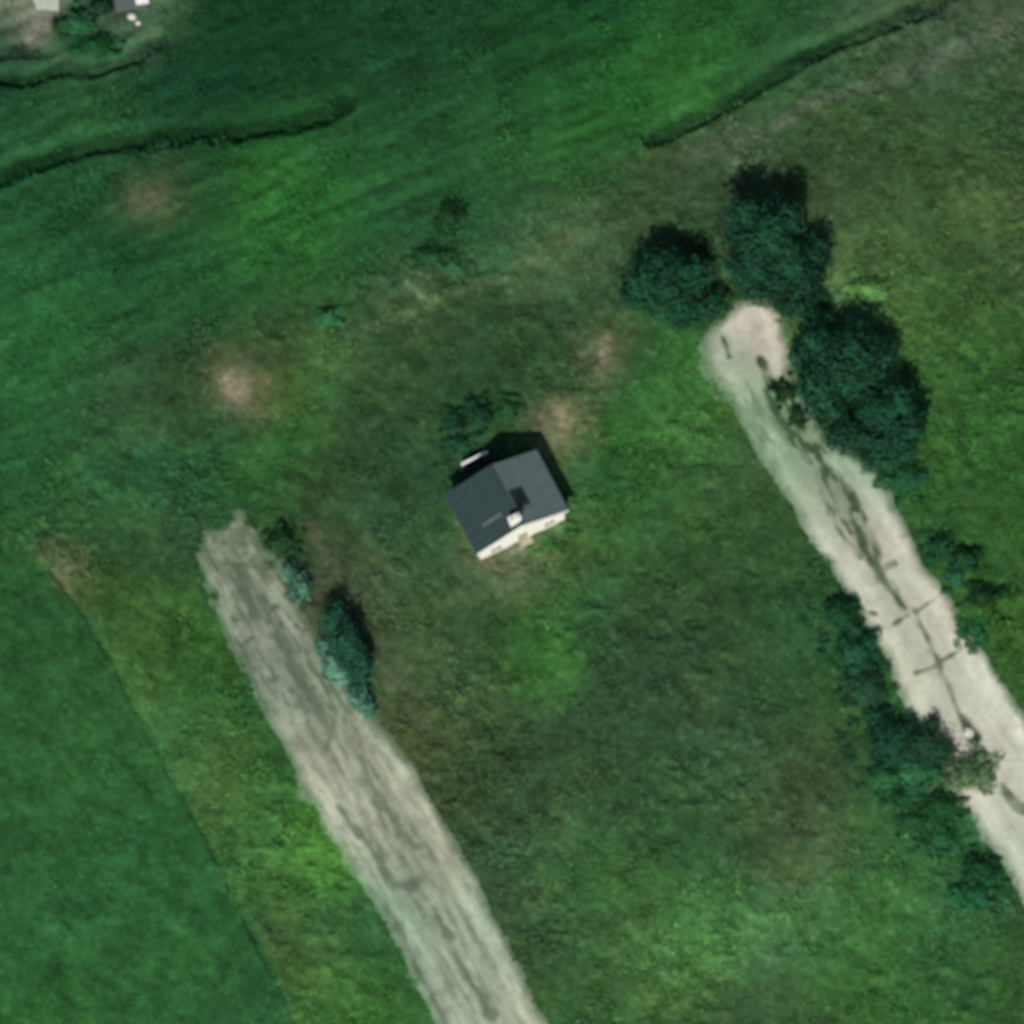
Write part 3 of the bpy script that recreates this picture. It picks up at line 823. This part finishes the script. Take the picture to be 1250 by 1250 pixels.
# ------------------------------------------------------------------ the house
house = empty('house', HOUSE_AT, HOUSE_RZ)
tag(house, 'small white gabled house with dark roof alone amid the grass', 'house')
Wd, Dp, Eh, Rh = 4.85, 6.7, 2.55, 4.75          # half width, depth, eave, ridge
w = MB()
t = 0.3
out = [(-Wd + .25, 0), (Wd - .25, 0), (Wd - .25, Dp), (-Wd + .25, Dp)]
ew = Eh - 0.12
rw = Rh - 0.14
for y0, y1 in ((0, t), (Dp - t, Dp)):
    a = Wd - .25
    sec = [(-a, -0.2), (a, -0.2), (a, ew), (0, rw), (-a, ew)]
    pts = [(x, y0, z) for x, z in sec] + [(x, y1, z) for x, z in sec]
    w.poly(pts, [(0,1,2,3,4),(9,8,7,6,5),(0,5,6,1),(1,6,7,2),(2,7,8,3),(3,8,9,4),(4,9,5,0)])
for s in (-1, 1):
    a0, a1 = sorted((s * (Wd - .25), s * (Wd - .25 - t)))
    w.box(a0, t + .003, -0.2, a1, Dp - t - .003, ew - 0.02)
w.build('wall', M_WALL, house)


def slope(s, y0, y1, th=0.12, lift=0.0):
    e = Vector((s * (Wd + .12), 0, Eh - .06)); r = Vector((s * 0.004, 0, Rh))
    n = Vector((s * (Rh - Eh), 0, Wd)).normalized() * th
    lo = [Vector((e.x, y0, e.z)), Vector((r.x, y0, r.z)), Vector((r.x, y1, r.z)), Vector((e.x, y1, e.z))]
    if s > 0: lo = [lo[1], lo[0], lo[3], lo[2]]
    return MB().hexa(lo, [p + n for p in lo])


r1 = slope(-1, -0.02, Dp + .2).build('roof', M_SLATE, house)
r1['label'] = 'dark slate western roof slope'
r2 = slope(1, -0.02, Dp + .2).build('roof', M_SHEET, house)
r2['label'] = 'lighter grey eastern roof slope'
MB().tube((0, -0.03, Rh + .1), (0, Dp + .2, Rh + .1), 0.11, 0.11, 8).build('ridge_cap', M_SLATE, house)
for s in (-1, 1):                                 # white verge boards on the lit gable
    e = Vector((s * (Wd + .14), -0.12, Eh - .22)); r = Vector((s * 0.003, -0.12, Rh - .12))
    up = Vector((0, 0, 0.42)); dd = Vector((0, 0.09, 0))
    lo = [e, r, r + dd, e + dd]
    if s > 0: lo = [r, e, e + dd, r + dd]
    MB().hexa(lo, [p + up for p in lo]).build('bargeboard', M_PAINT, house)
for s in (-1, 1):
    MB().tube((s * (Wd + .18), 0, Eh - .12), (s * (Wd + .18), Dp + .15, Eh - .12), 0.06, 0.06, 8).build('gutter', M_IRON, house)
chx, chy = -0.50, 0.75
ch = MB().box(chx - .55, chy - .3, Rh - 1.0, chx + .55, chy + .3, Rh + 1.0).build('chimney', M_WALL, house, 0.02)
MB().box(chx - .61, chy - .36, Rh + 1.002, chx + .61, chy + .36, Rh + 1.1).build('cap', M_PAINT, ch, 0.02)
for k in (-.3, .3):
    MB().tube((chx + k, chy, Rh + 1.1), (chx + k, chy, Rh + 1.32), 0.15, 0.12, 10).build('pot', M_PAVE, ch)
zr = lambda x: Rh - abs(x) * (Rh - Eh) / Wd
def on_roof(x0, x1, y0, y1, lo, hi):
    q = [(x0, y0), (x1, y0), (x1, y1), (x0, y1)]
    return MB().hexa([(x, y, zr(x) + lo) for x, y in q], [(x, y, zr(x) + hi) for x, y in q])


on_roof(-3.3, -1.25, 1.95, 2.3, .135, .17).build('roof_ladder', M_ROOFGREY, house)
ch_shadow = on_roof(0.3, 1.8, 1.8, 3.8, .135, .20).build('chimney_shadow', M_SLATE, house)  # added dark panel, stands in for the chimney's cast shadow on the east slope
on_roof(0.45, 1.65, 2.0, 3.6, .203, .215).build('pane_or_shadow', M_FELT, ch_shadow)  # darker core of that painted shadow, no glazing here
d = MB().box(-.5, -.05, .1, .5, .003, 2.1).build('door', M_DOOR, house, 0.01)
MB().tube((.36, -.1, 1.05), (.36, -.04, 1.05), .035, .03).build('handle', M_IRON, d)
for x in (-2.9, 2.9):
    wi = MB()
    wi.box(x - .6, -.03, .9, x + .6, .003, .98).box(x - .6, -.03, 1.92, x + .6, .003, 2.0)
    wi.box(x - .6, -.055, .983, x - .52, .003, 1.917).box(x + .52, -.055, .983, x + .6, .003, 1.917).box(x - .03, -.05, .983, x + .03, .003, 1.917)
    wf = wi.build('window', M_PAINT, house)
    MB().box(x - .517, -.03, .985, x + .517, .001, 1.915).build('pane_or_shadow', M_GLASS, wf)
    MB().box(x - .68, -.14, .82, x + .68, -.002, .897).build('sill', M_PAVE, wf)
st = MB().box(-.9, -.75, -.1, .9, -.06, .12).box(-.65, -.5, .123, .65, -.063, .2).build('doorstep', M_DOOR, None, 0.02)
st.parent = house

# lean-to store behind, and the white wall that closes it off
shed_c = P(585, 573, 0.9); shed_c.z = 0
shed = empty('store', shed_c, HOUSE_RZ)
tag(shed, 'low black felt roofed store against the back of the house', 'shed')
MB().box(-1.45, -.55, -.1, 1.45, .75, .95).build('wall', M_WOOD, shed)
MB().hexa([(-1.6, -.7, 1.05), (1.6, -.7, 1.05), (1.6, .9, .955), (-1.6, .9, .955)], [(-1.6, -.7, 1.13), (1.6, -.7, 1.13), (1.6, .9, 1.03), (-1.6, .9, 1.03)]).build('roof', M_FELT, shed)
MB().box(-.4, -.59, 0.0, .4, -.552, .9).build('door', M_WOOD, shed)
wl_c = P(579, 559, 1.1); wl_c.z = 0
wall = empty('garden_wall', wl_c, HOUSE_RZ)
tag(wall, 'short low white wall behind the dark store', 'wall')
MB().box(-1.4, -.07, -.2, 1.4, .07, 1.1).build('panel', M_WALL, wall, 0.02)
MB().box(-1.45, -.11, 1.102, 1.45, .11, 1.17).build('coping', M_PAINT, wall, 0.015)

# ------------------------------------------------------------------ farmyard cut off by the top edge
ob = empty('outbuilding', P(56, 12), R(-4))
tag(ob, 'pale roofed outbuilding with white side, cut off by the top edge', 'outbuilding')
MB().box(-1.0, 0, -.2, 1.2, 7, 2.2).build('wall', M_ASBEST, ob)
MB().hexa([(-1.2, -.15, 2.203), (1.35, -.15, 2.203), (1.35, 7.2, 2.203), (-1.2, 7.2, 2.203)], [(-1.2, -.15, 2.35), (1.35, -.15, 2.30), (1.35, 7.2, 2.30), (-1.2, 7.2, 2.35)]).build('roof', M_ASBEST, ob)
MB().box(1.203, -.1, 0, 1.26, 6.9, 2.19).build('side_panel', M_PAINT, ob)
ob2 = empty('outbuilding', P(162, 13), R(8))
tag(ob2, 'grey roofed outbuilding with a white end, right of the pale one', 'outbuilding')
MB().box(-1.6, 0, -.2, 1.5, 6, 2.0).build('wall', M_ROOFGREY, ob2)
MB().hexa([(-1.75, -.15, 2.003), (.35, -.15, 2.003), (.35, 6.2, 2.003), (-1.75, 6.2, 2.003)], [(-1.75, -.15, 2.12), (.35, -.15, 2.2), (.35, 6.2, 2.2), (-1.75, 6.2, 2.12)]).build('roof', M_ROOFGREY, ob2)
lt = MB().hexa([(.36, -.15, 2.003), (1.65, -.15, 2.003), (1.65, 6.2, 2.003), (.36, 6.2, 2.003)], [(.36, -.15, 2.2), (1.65, -.15, 2.1), (1.65, 6.2, 2.1), (.36, 6.2, 2.2)]).build('roof', M_PAINT, ob2)
lt['label'] = 'white right hand roof sheet'


def stone(px, py, r, label, group):
    rr = random.Random(int(px * 31 + py))
    import bmesh
    bm = bmesh.new()
    bmesh.ops.create_icosphere(bm, subdivisions=2, radius=r)
    for v in bm.verts:
        k = 1 + rr.uniform(-.22, .22)
        v.co = Vector((v.co.x * k * 1.25, v.co.y * k, v.co.z * k * .6))
    me = bpy.data.meshes.new('rubble_block'); bm.to_mesh(me); bm.free()
    me.materials.append(M_RUBBLE)
    o = bpy.data.objects.new('rubble_block', me)
    COL.objects.link(o)
    p = P(px, py, 0)
    o.location = (p.x, p.y, float(height(np.array([p.x]), np.array([p.y]))[0]) + r * .35)
    o.rotation_euler = (0, 0, rr.uniform(0, 3))
    tag(o, label, 'rubble', group)


RB = "pale rubble blocks"
stone(161, 21, .38, 'larger pale block lying in front of the grey roofed outbuilding', RB)
stone(168, 28, .24, 'smaller pale block in the grass below the grey roofed outbuilding', RB)
stone(1144, 930, .34, 'whitish block left of the grey green shrub on the concrete track', RB)
stone(1160, 896, .36, 'pale block at the top of the bite in the concrete track', RB)
stone(1183, 895, .40, 'pinkish pale block on the concrete, right of the dark shrub', RB)
stone(1172, 914, .30, 'pale block among the twigs above the grey green shrub', RB)
